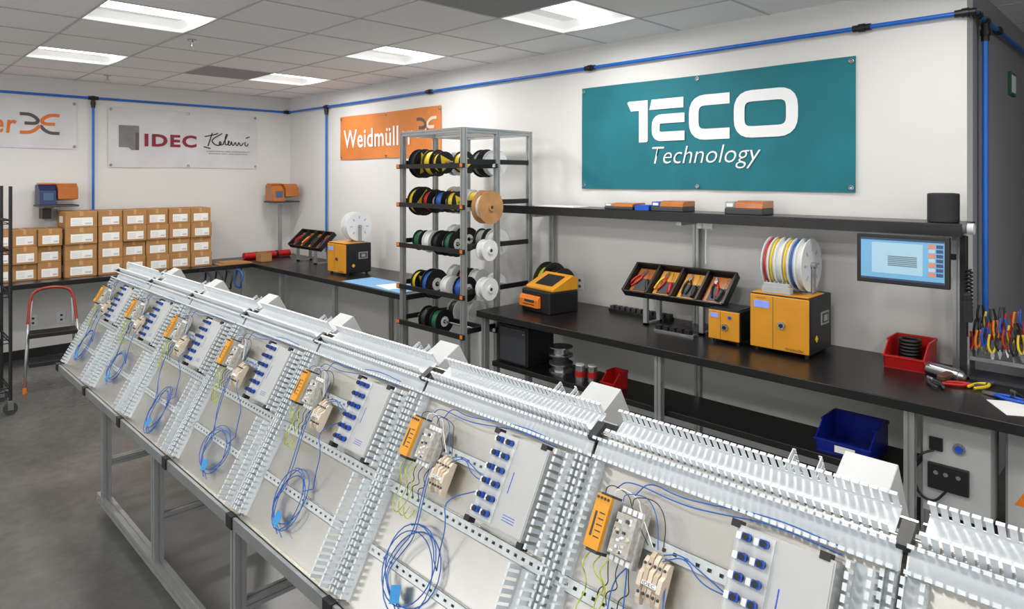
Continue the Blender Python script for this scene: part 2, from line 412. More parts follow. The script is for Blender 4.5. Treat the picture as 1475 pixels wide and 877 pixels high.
# ---------------------------------------------------------------- assembly frame
by,bz,ry,rz=.98,.765,1.30,1.326
ANG=math.degrees(math.atan2(rz-bz,ry-by)); SL=math.hypot(ry-by,rz-bz)
r=thing('assembly_frame','long A-shaped aluminium extrusion frame holding rows of wired panels','frame')
X0,X1=-5.0,.36
for x in(-4.4,-3.5,-2.56,-1.62,-.7,.2):
    part(r,'leg',MB().ext((x,1.07,.05),(x,1.07,.80),.045),alu)
    part(r,'leg',MB().ext((x,1.61,.05),(x,1.61,.80),.045),alu)
    part(r,'cross_beam',MB().ext((x,1.09,.3),(x,1.59,.3),.04),alu)
    part(r,'center_post',MB().ext((x,1.34,.32),(x,1.34,1.27),.04),alu)
for y in(1.07,1.61):
    part(r,'base_rail',MB().ext((-4.5,y,.075),(X1,y,.075),.05),alu)
    part(r,'upper_rail',MB().ext((-4.95,y,.775),(X1,y,.775),.04),alu)
part(r,'base_shelf',MB().bb(-4.48,X1,1.1,1.58,.06,.075),M('shelf_sheet',(104,104,102),.3,.4))
part(r,'ridge_rail',MB().ext((-4.98,1.34,1.29),(X1,1.34,1.29),.04),alu)
part(r,'lower_ledge',MB().bb(-5.02,X1,.955,.985,.735,.752).bb(-5.02,X1,.945,.957,.735,.775),M('ledge_metal',(150,153,153),.4,.6))
for k in range(9): part(r,'end_cap',MB().box((-5+.667*k,.95,.757),(.045,.022,.045)),blackm)
for k in range(9): part(r,'ridge_clip',MB().box((-5+.667*k,1.29,1.335),(.022,.05,.014),0,RX(30)),blackm)
# ---------------------------------------------------------------- panels
def ductm(mb,Lx,w,h,pitch=.0175,fw=.0105,th=.002,lo=.01):
    mb.bb(0,Lx,-w/2,w/2,0,.002)
    for s in(-1,1):
        mb.bb(0,Lx,s*w/2-th/2,s*w/2+th/2,0,lo)
        n=int(Lx/pitch)
        for i in range(n):
            x=(i+.5)*Lx/n
            mb.bb(x-fw/2,x+fw/2,s*w/2-th/2,s*w/2+th/2,lo,h)
            mb.bb(x-fw/2-.001,x+fw/2+.001,s*w/2-th/2-(.005 if s>0 else 0),s*w/2+th/2+(.005 if s<0 else 0),h,h+.002)
def strip(mb,Lx,w,n,t=.002,bar=.006,lip=.006,cw=.006):
    mb.bb(0,Lx,-w/2,-w/2+bar,0,t);mb.bb(0,Lx,w/2-bar,w/2,0,t)
    mb.bb(0,Lx,-w/2,-w/2+.0015,-lip,t);mb.bb(0,Lx,w/2-.0015,w/2,-lip,t)
    for i in range(n+1):
        x=i*Lx/n; mb.bb(max(0,x-cw),min(Lx,x+cw),-w/2+bar,w/2-bar,0,t)
PW=.667
R1=RX(ANG)
PM={}
def pm(k,b,m): PM[k]=mesh(k.split('.')[0],b,m)
pm('backplate',MB().bb(.003,.662,0,SL,-.004,0).bb(.003,.662,-.002,0,-.004,.018).bb(.003,.662,SL,SL+.002,-.004,.01),plate)
v=MB();v.X=T((.602,.012,0))@RZ(90);ductm(v,.30,.062,.056);pm('wire_duct',v,duct)
v=MB();v.X=T((.651,.012,0))@RZ(90);ductm(v,.575,.02,.03);pm('wire_duct.a',v,duct)
v=MB();v.X=T((.614,.345,0))@RZ(90);ductm(v,.235,.04,.05);pm('wire_duct.e',v,duct)
v=MB();v.X=T((.022,.012,0))@RZ(90);ductm(v,.575,.034,.03);pm('wire_duct.f',v,duct)
v=MB();v.X=T((.006,.612,0));ductm(v,.655,.045,.034,pitch=.015,fw=.009);pm('wire_duct.b',v,duct)
v=MB();v.X=T((.025,SL+.002,.0))@RX(-ANG)@T((0,.032,.0))@RX(32);ductm(v,.615,.068,.042,pitch=.016,fw=.0105,lo=.008)
v.bb(0,.615,-.034,.034,.0,.003);TOPD=mesh('wire_duct',v,ductw)
v=MB();v.X=T((.0,.322,.01));strip(v,.662,.03,26,bar=.0115,lip=.01,cw=.0075);pm('mounting_rail',v,zinc)
v=MB();v.X=T((.05,.468,.01));strip(v,.36,.03,14,bar=.0115,cw=.008);pm('mounting_rail.a',v,zinc)
v=MB();v.X=T((.05,.155,.008));strip(v,.52,.026,18,bar=.010,cw=.009);pm('mounting_rail.b',v,zinc)
OX,OY=.045,-.012
ps=MB().bb(.045,.083,.427,.535,.066,.078,0).bb(.045,.083,.427,.535,.02,.066,1).bb(.05,.079,.525,.54,.03,.072,2).bb(.05,.079,.42,.432,.03,.072,2)
for i in range(4): ps.cyl((.050+i*.0088,.528,.078),(.050+i*.0088,.528,.0805),.003,n=8,mi=2)
ps.bb(.053,.058,.45,.5,.078,.079,2)
for i in range(5): ps.bb(.063,.078,.45+i*.012,.4525+i*.012,.078,.0786,2)
psm=mesh('power_supply',ps,[gold,lgray,dark])
rl=MB().bb(.092,.150,.42,.53,.02,.042,0).bb(.096,.145,.435,.515,.042,.062,1)
rd=random.Random(3)
for i in range(4):
    rl.bb(.096+i*.0135,.105+i*.0135,.421,.432,.042,.047,3);rl.bb(.096+i*.0135,.105+i*.0135,.518,.529,.042,.047,3)
for i in range(26):
    x=.098+rd.random()*.036;y=.438+rd.random()*.066;rl.bb(x,x+rd.uniform(.002,.01),y,y+rd.uniform(.002,.007),.062,.0623+rd.random()*.005,(2,3,4,4,3)[i%5])
rlm=mesh('relay_module',rl,[clearg,clearg,dark,white,beige])
tm=MB()
for i in range(5):
    x=.16+i*.0115
    poly=[(.40,.02),(.40,.034),(.412,.042),(.425,.042),(.433,.051),(.457,.051),(.465,.042),(.478,.042),(.49,.034),(.49,.02)]
    tm.X=T((x,0,0))@YZX;tm.prism([(p[0]+.004*((i*3)%4),p[1]) for p in poly],0,.0098,i%2);tm.X=Matrix.Identity(4)
    for y in(.422,.476): tm.cyl((x+.005,y,.040),(x+.005,y,.045),.003,n=8,mi=2)
tm.bb(.172,.206,.438,.446,.051,.0525,3)
tmm=mesh('terminal_block',tm,[beige,M('tan_terminal',(184,168,146),.5),dark,white])
mo=MB().bb(.375,.555,.375,.588,0,.047,0).bb(.379,.45,.381,.584,.047,.049,1).bb(.456,.552,.379,.584,.047,.049,0)
for x,y in((.37,.37),(.555,.37),(.37,.59),(.535,.592)): mo.bb(x-.008,x+.01,y-.009,y+.005,.025,.05,2)
for i in range(3): mo.bb(.48,.52,.40+i*.006,.4015+i*.006,.049,.0493,3)
mo.bb(.47,.4725,.46,.51,.049,.0494,3)
mom=mesh('junction_box',mo,[lgray,M('pale_faceplate',(192,194,193),.45),blackm,blue])
cn=MB().cyl((0,0,0),(0,0,.005),.0075,n=12,mi=1).box((.001,0,.012),(.015,.0135,.014),0,RY(12)).cyl((.001,0,.018),(.003,0,.024),.0058,n=10,mi=1).box((-.013,-.001,.007),(.011,.012,.011),2,RY(-12))
cnm=mesh('cable_connector',cn,[blue,blackm,white])
def wires(k,r):
    rd=random.Random(k*7+1)
    def bl(p,it=3,w=.0018): part(r,'blue_wire',MB().tube(smooth(p,it),w,5),bluew)
    cx=.24+rd.uniform(-.05,.09);cy=.14+rd.uniform(-.02,.03)
    pts=smooth([(.3+rd.uniform(-.05,.1),.42,.03),(.29,.36,.045),(cx+.1,.31,.05),(cx+.09,.25,.03),(cx+.088,.2,.012)],2)
    rx=.078+rd.uniform(-.012,.02);ry_=.085+rd.uniform(-.012,.014)
    for i in range(int(3.3*26)):
        a=.6+i/26*2*math.pi;q=1+.15*math.sin(a*1.37+k)+rd.uniform(-.003,.003)
        pts.append((cx+rx*q*math.cos(a),cy+ry_*q*math.sin(a),.019+.004*math.sin(a*.7)))
    part(r,'blue_wire',MB().tube(pts,.0017,5),bluew)
    for q in range(2):
        dx=rd.uniform(-.03,.03)
        bl([(.18+q*.01,.42,.03),(.19+dx,.37,.05),(.21+dx,.25,.04),(cx-.06+q*.02,cy+.03,.024),(cx-.08,cy-.05,.024),(cx+.02+q*.03,cy-.1,.022)],3,.0016)
    for q in range(2):
        y=.585+q*.010+rd.uniform(-.006,.006);dx=rd.uniform(-.02,.02)
        bl([(.1+q*.05,.545,.02),(.13+q*.05,y-.01,.03),(.25+dx,y-.02,.035),(.33+dx,y-.01,.035),(.45,y+.008,.03),(.58,y,.03)],3,.0014)
    for q in range(2): bl([(.26,.46-q*.012,.04),(.29+q*.01,.475,.03),(.34,.46-q*.02,.03),(.40,.44,.02)],3,.0014)
    for q in range(3):
        x=.10+q*.026+rd.uniform(-.01,.01);d=rd.uniform(-.02,.02)
        part(r,'ground_wire',MB().tube(smooth([(x,.41,.05),(x-.012,.38,.06),(x+.02+d,.36,.055),(x+.01,.33,.045),(x+d,.29,.04),(x+.02,.265,.03),(x+.04+d,.3,.03)],3),.0016,5),greenw)
    for q in range(4):
        x=.10+q*.024;d=rd.uniform(-.015,.015)
        part(r,'black_wire',MB().tube(smooth([(x,.525,.056),(x,.54,.060),(x+.02+d,.55,.05),(x+.05,.545+d*.4,.04),(x+.07+d,.52,.04),(.222+q*.012,.465,.042)],3),.0011,5),[blackw,whitew,bluew,blackw][q])
    for q in range(3):
        x=.14+q*.026;d=rd.uniform(-.015,.015);part(r,'black_wire',MB().tube(smooth([(x,.41,.04),(x+d,.385,.05),(x+.02,.365,.045),(x-.02+d,.35,.035),(x-.01,.325,.025)],3),.0012,5),blackw)
    part(r,'tape_tag',MB().box((cx-.01,cy-.065,.026),(.036,.042,.0008),0,RZ(rd.uniform(-30,30))),tape)
LBL='tilted metal panel with white slotted ducts and orange power supply'
for k in range(8):
    r=thing('control_panel',LBL,'electrical panel',T((-5.0+PW*k,by,bz))@R1,'wired control panels on the frame')
    for n,me in PM.items(): part(r,n.split('.')[0],None,None,me=me)
    part(r,'wire_duct',None,None,me=TOPD,Mx=T((random.uniform(-.008,.008),random.uniform(0,.006),random.uniform(-.002,.006))))
    O=T((OX+random.uniform(-.006,.006),OY,0))
    part(r,'power_supply',None,None,'orange-faced power supply',.002,me=psm,Mx=O)
    part(r,'relay_module',None,None,me=rlm,Mx=O)
    part(r,'terminal_block',None,None,me=tmm,Mx=O@T((.012,-.03,0)))
    MO=T((.022,-.02,0))
    j=part(r,'junction_box',None,None,'light gray box with two columns of blue plugs',me=mom,Mx=MO)
    for a in range(2):
        for c in range(6):
            part(j,'cable_connector',None,None,me=cnm,Mx=T((.400+a*.034,.398+c*.0345,.049)))
    wires(k,r)
    if k>=4: text(r,'lettering','IDEC',.028,.006,dkp,O@T((.201,.412,.0526)),z=.0003)
fb=mesh('backplate',MB().bb(.003,.662,0,SL,-.004,0),plate)
v=MB();v.X=T((.50,.33,0))@RZ(90);ductm(v,.315,.06,.08);fd=mesh('wire_duct',v,duct)
v=MB().bb(.33,.43,.5,.65,0,.108).bb(.335,.425,.505,.645,.108,.112);fm=mesh('junction_box',v,lgray)
for k in range(8):
    r=thing('control_panel','back-facing tilted panel with gray box and slotted duct','electrical panel',T((-4.333+PW*k,1.70,bz))@RZ(180)@R1,'panels on the far side of the frame')
    part(r,'backplate',None,None,me=fb)
    part(r,'wire_duct',None,None,me=fd,Mx=T((-.27,0,0)))
    part(r,'junction_box',None,None,me=fm,bevel=.004,Mx=T((-.27,0,0)))
# ---------------------------------------------------------------- spool rack
RX0,RX1,RY0,RY1=-4.8,-3.99,3.45,4.2
r=thing('spool_rack','tall aluminium extrusion rack with black rails holding wire spools','rack')
for x in(RX0,RX1):
    for y in(RY0,3.81,RY1): part(r,'post',MB().ext((x,y,0),(x,y,2.35),.04),alu)
for y in(RY0,RY1,3.81): part(r,'top_bar',MB().ext((RX0+.02,y,2.33),(RX1-.02,y,2.33),.04),alu)
for x in(RX0,RX1):
    part(r,'top_bar',MB().ext((x,RY0+.02,2.33),(x,3.79,2.33),.04),alu);part(r,'top_bar',MB().ext((x,3.83,2.33),(x,RY1-.02,2.33),.04),alu)
tiers=[2.05,1.72,1.37,1.01,.70]
for z in tiers:
    for y in(RY0-.03,3.775):
        part(r,'spool_rail',MB().bb(RX0-.04,RX1+.04,y-.01,y+.01,z-.022,z+.016),blackm)
        part(r,'rail_end',MB().bb(RX0-.042,RX0-.0,y-.012,y-.0101,z-.014,z+.014),[orange if y<3.5 else white]);part(r,'rail_end',MB().bb(RX1-.0,RX1+.03,y-.012,y-.0101,z-.014,z+.014),[orange if y<3.5 else white])
    for y in(3.6,3.98):
        part(r,'spool_rod',MB().cyl((RX0+.02,y,z+.03),(RX1-.02,y,z+.03),.009,n=8),steel)
    for x in(RX0,RX1): part(r,'side_bar',MB().bb(x-.008,x+.008,RY0+.02,3.79,z+.01,z+.05),blackm);part(r,'side_bar',MB().bb(x-.008,x+.008,3.83,RY1-.02,z+.01,z+.05),blackm)
cw={'yellow':yel,'black':blackw,'red':red,'blue':bluew,'white':whitew,'green':grn,'orange':orange,'gray':mgray}
wm={}
def spoolmesh(rr,w,rw):
    f=MB().lathe([(.013,0),(rr,0),(rr,.005),(.013,.005),(.013,0)],(0,0,0),(1,0,0),22)
    wd=MB().lathe([(.014,0),(rw,0),(rw,w-.01),(.014,w-.01)],(0,0,0),(1,0,0),22)
    return f,wd
SW=.078
fl,wd=spoolmesh(.118,SW,.1)
flb=mesh('flange',fl,blackm);flw=mesh('flange',fl,white)
stk=MB().add([(0,-.085,-.055),(0,.085,-.055),(0,0,.1)],[(0,1,2)]);stkm=mesh('sticker',stk,yel)
hb=mesh('hub_label',MB().lathe([(.02,0),(.05,0)],(0,0,0),(1,0,0),18),whp)
for n,m in cw.items(): wm[n]=mesh('wire_winding',wd,m)
def spool(x,y,z,col,fw=False,st=False,sc=1):
    s=thing('wire_spool','%s wire wound on a %s plastic spool'%(col,'white' if fw else 'black'),'wire spool',T((x,y,z-.012*(sc-1)))@RZ(random.uniform(-9,9))@Matrix.Diagonal((random.uniform(.8,1.15),sc,sc,1)),'wire spools on the rack')
    part(s,'flange',None,None,me=flw if fw else flb);part(s,'flange',None,None,me=flw if fw else flb,Mx=T((SW-.005,0,0)))
    part(s,'wire_winding',None,None,me=wm[col],Mx=T((.005,0,0)))
    if st: part(s,'sticker',None,None,'yellow triangular sticker',me=stkm,Mx=T((SW+.0008,0,0))@RX(random.uniform(0,120)))
    else: part(s,'hub_label',None,None,'round white hub label',me=hb,Mx=T((SW+.0008,0,0)))
fr_=[['black','yellow','yellow',None,'yellow'],['yellow','red','blue','yellow',None],['green','white','black','green',None],['yellow','blue',None,'white','blue'],[None,'black','green']]
bk_=[['blue','gray',None,'gray','white'],['orange','white','yellow',None],['white','green',None,'gray','white'],['white','red','white',None,'white'],['black',None,'white']]
for i,z in enumerate(tiers):
    x=RX0+.035
    for j,c in enumerate(fr_[i]):
        if c: spool(x+random.uniform(0,.025),3.6,z+.026,c,fw=(c=='white'),st=(c=='yellow' or (i==3 and j==0) or (i==0)),sc=random.uniform(.75,1.1))
        x+=.15 if c else .1
    x=RX0+.05
    for j,c in enumerate(bk_[i]):
        if x>RX1-.125: break
        if c: spool(x+random.uniform(0,.02),3.98,z+.026,c,fw=(j%2==0 or c=='white'),sc=random.uniform(.75,1.1))
        x+=.145 if c else .09
def reel(name,label,Mx,rr,w,rw,mf,mw):
    s=thing(name,label,'wire reel',Mx)
    f=MB().lathe([(.02,0),(rr,0),(rr,.01),(.02,.01),(.02,0)],(0,0,0),(1,0,0),32)
    part(s,'flange',f,mf);part(s,'flange',f,mf,Mx=T((w-.01,0,0)))
    part(s,'wire_winding',MB().lathe([(.021,0),(rw,0),(rw,w-.02),(.021,w-.02)],(0,0,0),(1,0,0),28),mw,Mx=T((.01,0,0)))
    part(s,'hub',MB().cyl((w,0,0),(w+.012,0,0),.03,n=16).cyl((w+.012,0,0),(w+.014,0,0),.014,n=12,mi=1),[mf,dark])
reel('wire_reel','tan wooden reel hanging on the side of the spool rack',T((-3.965,3.64,1.715)),.135,.09,.1,wood,whitew)
reel('wire_reel','white wire reel hanging on the rack side',T((-3.965,3.64,1.37)),.085,.08,.06,white,whitew)
reel('wire_reel','white wire reel hanging low on the rack side',T((-3.965,3.64,1.06)),.09,.08,.06,white,whitew)
# ---------------------------------------------------------------- machines
def machine(Mx,label,w,d,h,big=True):
    s=thing('wire_stripping_machine',label,'machine',Mx)
    part(s,'body',MB().bb(0,w,.012,d,.02,h),blackm,bevel=.008)
    part(s,'front_panel',MB().bb(.004,w-.004,0,.012,.025,h-.008),gold,'orange front panel',.004)
    part(s,'top_cover',MB().bb(.01,w-.01,.01,d*.75,h,h+.006),gold if big else blackm,bevel=.002)
    for x in(.03,w-.03):
        for y in(.04,d-.04): part(s,'foot',MB().cyl((x,y,0),(x,y,.02),.014,n=10),blackm)
    part(s,'display',MB().bb(w*.08,w*.34,-.003,0,h*.76,h*.88),M('display_blue',(120,140,215),.3,emit=.4))
    part(s,'knob',MB().cyl((w*.55,0,h*.5),(w*.55,-.012,h*.5),.022,n=16).cyl((w*.55,-.012,h*.5),(w*.55,-.016,h*.5),.012,n=12,mi=1),[steel,blackm])
    part(s,'seam',MB().bb(w*.4,w*.406,-.001,.0,.03,h-.01),dark)
    text(s,'lettering','Weidmüller',w*.3,h*.05,dkp,T((w*.76,-.001,h*.12))@RN)
    text(s,'lettering','WEIDMÜLLER',w*.16,h*.022,dkp,T((w*.2,-.001,h*.93))@RN)
    if big:
        g=MB().bb(w,w+.004,d*.5,d*.85,h*.5,h*.72,0).bb(w+.004,w+.006,d*.54,d*.81,h*.53,h*.69,1).bb(w+.006,w+.009,d*.6,d*.75,h*.56,h*.66,0)
        part(s,'side_socket',g,[mgray,dark])
        g=MB().box((w+.002,d*.3,h*.3),(.003,.03,.03),0,RX(45));part(s,'warning_label',g,yel)
        for i in range(5): part(s,'vent_slot',MB().bb(w,w+.001,d*.15,d*.4,h*.78+i*.012,h*.785+i*.012),dark)
    else:
        part(s,'button',MB().cyl((w*.7,0,h*.8),(w*.7,-.01,h*.8),.01,n=12),blue)
    return s
machine(T((-1.86,3.92,BZ)),'large orange and black wire stripping machine on the workbench',.36,.34,.35)
machine(T((-2.14,3.92,BZ)),'small orange and black wire processing machine on the workbench',.215,.25,.215,False)
machine(T((-6.66,3.77,BZ)),'large orange and black wire stripping machine beside a blue mat',.38,.32,.34)
def tubereel(Mx,label,n,cols,rt):
    s=thing('tubing_reel',label,'reel',Mx)
    rr=.16
    f=MB().lathe([(.02,0),(rr,0),(rr,.004),(.02,.004),(.02,0)],(0,0,0),(1,0,0),36)
    for a in range(8):
        an=a*math.pi/4; f.box((.005,.1*math.cos(an),.1*math.sin(an)),(.002,.03,.012),1,RX(math.degrees(an)))
    fm_=mesh('flange',f,[white,lgray]); sp=.04
    for i in range(n+1): part(s,'flange',None,None,me=fm_,Mx=T((i*sp,0,0)))
    for i in range(n):
        c=cols[i%len(cols)]
        part(s,'tubing',MB().lathe([(.03,0),(rt,0),(rt,sp-.006),(.03,sp-.006)],(0,0,0),(1,0,0),28),whitew,Mx=T((i*sp+.005,0,0)))
        if c!='white': part(s,'colored_tube',MB().lathe([(rt,.006),(rt+.012,.006),(rt+.012,.016),(rt,.016)],(0,0,0),(1,0,0),28),wm[c].materials[0],Mx=T((i*sp+.005,0,0)))
    part(s,'axle',MB().cyl((-.02,0,0),(n*sp+.03,0,0),.018,n=14),steel)
    for x in(-.015,n*sp+.018): part(s,'stand_arm',MB().bb(x-.004,x+.004,-.02,.02,-.165,-.005),steel)
    part(s,'stand_base',MB().bb(-.02,n*sp+.022,-.05,.05,-.168,-.162),steel)
tubereel(T((-1.80,4.1,1.425)),'stack of white reels with colored tubing on an orange machine',6,['red','yellow','white','yellow','blue','white'],.138)
tubereel(T((-6.5,4.0,1.415)),'white round tubing reels standing on an orange machine',3,['white','white'],.12)
s=thing('connector_clamp','light gray multi-pole connector block on top of the orange machine','connector',T((-1.79,3.935,1.257)))
b=MB().bb(0,.17,0,.05,0,.04).bb(.01,.16,.005,.045,.04,.06);part(s,'body',b,lgray,bevel=.002)
for i in range(6): part(s,'contact',MB().cyl((.02+i*.024,.025,.06),(.02+i*.024,.025,.07),.007,n=8),steel)
s=thing('label_printer','black desktop label printer with orange lid and front','printer',T((-3.72,3.83,BZ))@RZ(-8))
part(s,'base',MB().bb(0,.34,0,.3,0,.17),blackm,bevel=.01)
b=MB();b.X=T((.01,0,0))@YZX;b.prism([(-.035,.04),(.0,.04),(.0,.13),(-.02,.13),(-.035,.1)],0,.23);part(s,'front_cover',b,orange,bevel=.004)
part(s,'paper_slot',MB().bb(.06,.2,-.037,-.034,.06,.066),blackm)
b=MB();b.X=T((.0,.04,.17))@YZX;b.prism([(0,0),(.26,0),(.26,.09),(.21,.115),(0,.02)],.0,.335);part(s,'console',b,gold,bevel=.006)
a=math.degrees(math.atan2(.095,.21));part(s,'screen',MB().box((.18,.145,.241),(.2,.15,.004),0,RX(a)),blackm)
part(s,'label',MB().bb(.08,.2,-.0366,-.0355,.08,.1),dark)
reel('wire_reel','black reel of green and yellow wire on the workbench',T((-3.78,4.19,BZ+.171)),.17,.09,.13,blackm,greenw)
reel('wire_reel','black reel of yellow wire beside the rack',T((-3.66,4.2,BZ+.151)),.15,.07,.12,blackm,M('yellow_wire',(205,190,60),.5,var=.3,scale=50))
def aprinter(Mx,label,extra=False,w=.26,d=.17,h=.09,grp='amber covered devices on the shelf'):
    s=thing('thermal_printer',label,'printer',Mx,grp)
    part(s,'base',MB().bb(0,w,0,d,0,h*.45),dark,bevel=.006)
    b=MB();b.X=YZX
    b.prism([(.0,h*.45),(.01,h*.85),(.04,h),(d,h),(d,h*.45)],w*.28,w);part(s,'cover',b,amber,'translucent amber cover',.004)
    part(s,'control_block',MB().bb(.0,w*.27,.01,d,h*.45,h*.9),mgray if not extra else blue,bevel=.004)
    part(s,'display',MB().bb(w*.05,w*.22,.006,.01,h*.55,h*.8),whp)
    return s
aprinter(T((-3.12,4.12,1.71)),'low device with amber cover on the black shelf',h=.05)
b=MB().bb(0,.12,0,.1,0,.035).bb(.01,.11,.01,.09,.035,.04);solo('tray',b,blue,'small blue plastic tray on the black shelf','tray',T((-2.84,4.12,1.71)),bevel=.004)
aprinter(T((-2.7,4.12,1.71)),'small printer with amber cover and blue block on the shelf',True,h=.075)
aprinter(T((-2.13,4.12,1.71)),'small printer with amber cover and silver front on the shelf',h=.09)
b=MB();b.bb(0,.42,0,.2,0,.004).box((.2,.1,.006),(.35,.15,.003),0,RZ(8));solo('paper_stack',b,paper,'loose white paper sheets on the black shelf','paper',T((-3.85,4.12,1.71)))
s=thing('speaker','black cylindrical speaker on the end of the shelf','speaker',T((-.90,4.2,1.71)))
part(s,'cabinet',MB().lathe([(.001,0),(.07,0),(.075,.005),(.075,.15),(.07,.156),(.001,.156)],(0,0,0),(0,0,1),40),M('grille',(38,38,40),.7,bump=.3,bscale=300))
part(s,'top_panel',MB().cyl((0,0,.156),(0,0,.158),.055,n=28),dark)
part(s,'base_ring',MB().cyl((0,0,0.012),(0,0,.018),.0757,n=36),blackm)
def wallprinter(Mx,label,mb_,mc,wall):
    s=thing('bench_printer',label,'printer',Mx)
    part(s,'base',MB().bb(-.02,.28,-.17,.19,0,.02),dark,bevel=.004)
    XZ=Matrix(((1,0,0,0),(0,0,1,0),(0,1,0,0),(0,0,0,1)))
    b=MB();b.X=T((0,-.16,0))@XZ;b.prism([(0,.02),(0,.235),(.16,.235),(.25,.17),(.265,.02)],0,.15);part(s,'body',b,mb_,bevel=.006)
    b=MB();b.X=XZ;b.prism([(.02,.06),(.0,.24),(.2,.25),(.27,.2),(.27,.08)],0,.185);part(s,'cover',b,mc,bevel=.008)
    part(s,'top_cover',MB().bb(.02,.17,-.15,.0,.235,.255),mc,bevel=.006)
    part(s,'display',MB().bb(.262,.266,-.13,-.04,.07,.15),M('display_green',(60,90,120),.3,emit=.1))
    part(s,'side_knob',MB().cyl((.08,.185,.12),(.08,.2,.12),.03,n=16),dark)
    if wall: part(s,'bracket_arm',MB().bb(-.1,.22,-.03,.03,-.02,0).bb(-.1,-.085,-.06,.06,-.16,.04),alu);part(s,'cable_box',MB().bb(-.02,.16,-.12,-.04,-.13,-.02),blackm)
    else: part(s,'stand',MB().ext((.1,0,-.7),(.1,0,-.02),.04).bb(0,.22,-.1,.1,-.02,0).bb(0,.2,-.1,.1,-.712,-.7),alu)
wallprinter(T((-8.7,1.6,1.64)),'dark blue printer with orange cover on a wall bracket',navy,amber,True)
wallprinter(T((-8.62,4.12,1.62)),'amber covered printer raised on a metal stand in the corner',amber,amber,False)
s=thing('monitor','black flat monitor showing a light blue desktop on an arm','monitor',T((-.985,3.75,1.535)))
part(s,'bezel',MB().bb(-.208,.208,0,.028,-.125,.125),blackm,bevel=.004)
Sx=lambda n,c:M(n,c,.4,var=.02,emit=.4)
part(s,'screen',MB().bb(-.187,.187,-.002,0,-.104,.106),Sx('screen_blue',(104,158,192)))
part(s,'screen_window',MB().bb(-.135,.095,-.0028,-.002,-.07,.085),Sx('screen_pale',(150,184,200)))
part(s,'screen_bar',MB().bb(-.187,.187,-.0028,-.002,-.104,-.094),Sx('screen_dark',(38,60,92)));part(s,'screen_bar',MB().bb(-.187,.187,-.0035,-.0028,.097,.106),Sx('screen_dark',(38,60,92)))
b=MB()
for i in range(6): b.bb(-.06,.07,-.0034,-.0028,-.03+i*.009,-.025+i*.009)
part(s,'screen_table',b,Sx('screen_gray',(86,102,110)))
b=MB()
for i in range(7): b.bb(.12,.148,-.0034,-.002,.07-i*.023,.087-i*.023,i%2)
for i in range(7): b.bb(.153,.182,-.0034,-.002,.07-i*.023,.087-i*.023,2)
part(s,'screen_icon',b,[Sx('icon_orange',(206,120,80)),Sx('icon_gray',(170,180,190)),Sx('icon_navy',(50,70,110))])
part(s,'mount',MB().bb(-.05,.05,.028,.04,-.05,.05).ext((.0,.04,0),(.0,.36,.0),.03).ext((-.0,.36,.0),(.16,.36,.0),.03),blackm)
s=thing('monitor_post','black post with clamp and coiled cord holding the monitor arm','post',T((-.8,4.15,BZ)))
part(s,'post',MB().bb(-.012,.02,-.02,.02,0,.745),blackm,bevel=.003)
b=MB();b.tube([(.03+.016*math.cos(i*.7),.016*math.sin(i*.7)-.03,.38+i*.0022) for i in range(90)],.005,5);part(s,'coiled_cord',b,blackm)
b=MB().box((.03,-.04,.36),(.035,.035,.11),0,RX(12)).cyl((.03,-.04,.4),(.03,-.06,.45),.016,n=10);part(s,'scanner',b,dark,'gray handheld scanner')
# ---------------------------------------------------------------- tools
def pliers(Mx,label,c1,c2=None,grp=None,L=1):
    s=thing('pliers',label,'tool',Mx@Matrix.Scale(L,4),grp)
    for g in(-1,1):
        part(s,'handle',MB().tube(smooth([(g*.006,0,0),(g*.022,-.03,0),(g*.024,-.07,0),(g*.014,-.125,0)],2),.0075,8),c1 if g<0 or not c2 else c2)
    b=MB().cyl((0,0,-.006),(0,0,.006),.011,n=12).prism([(-.011,0),(-.013,.018),(-.003,.055),(.003,.055),(.013,.018),(.011,0)],-.005,.005);part(s,'jaws',b,steel,'steel jaws')
def driver(Mx,label,c,grp=None):
    s=thing('screwdriver',label,'tool',Mx,grp)
    part(s,'handle',MB().lathe([(.0,0),(.012,.002),(.015,.02),(.014,.06),(.009,.08),(.012,.095),(.0,.1)],(0,0,0),(0,-1,0),12),c)
    part(s,'shaft',MB().cyl((0,0,0),(0,.09,0),.003,n=8).box((0,.093,0),(.006,.008,.0015)),steel)
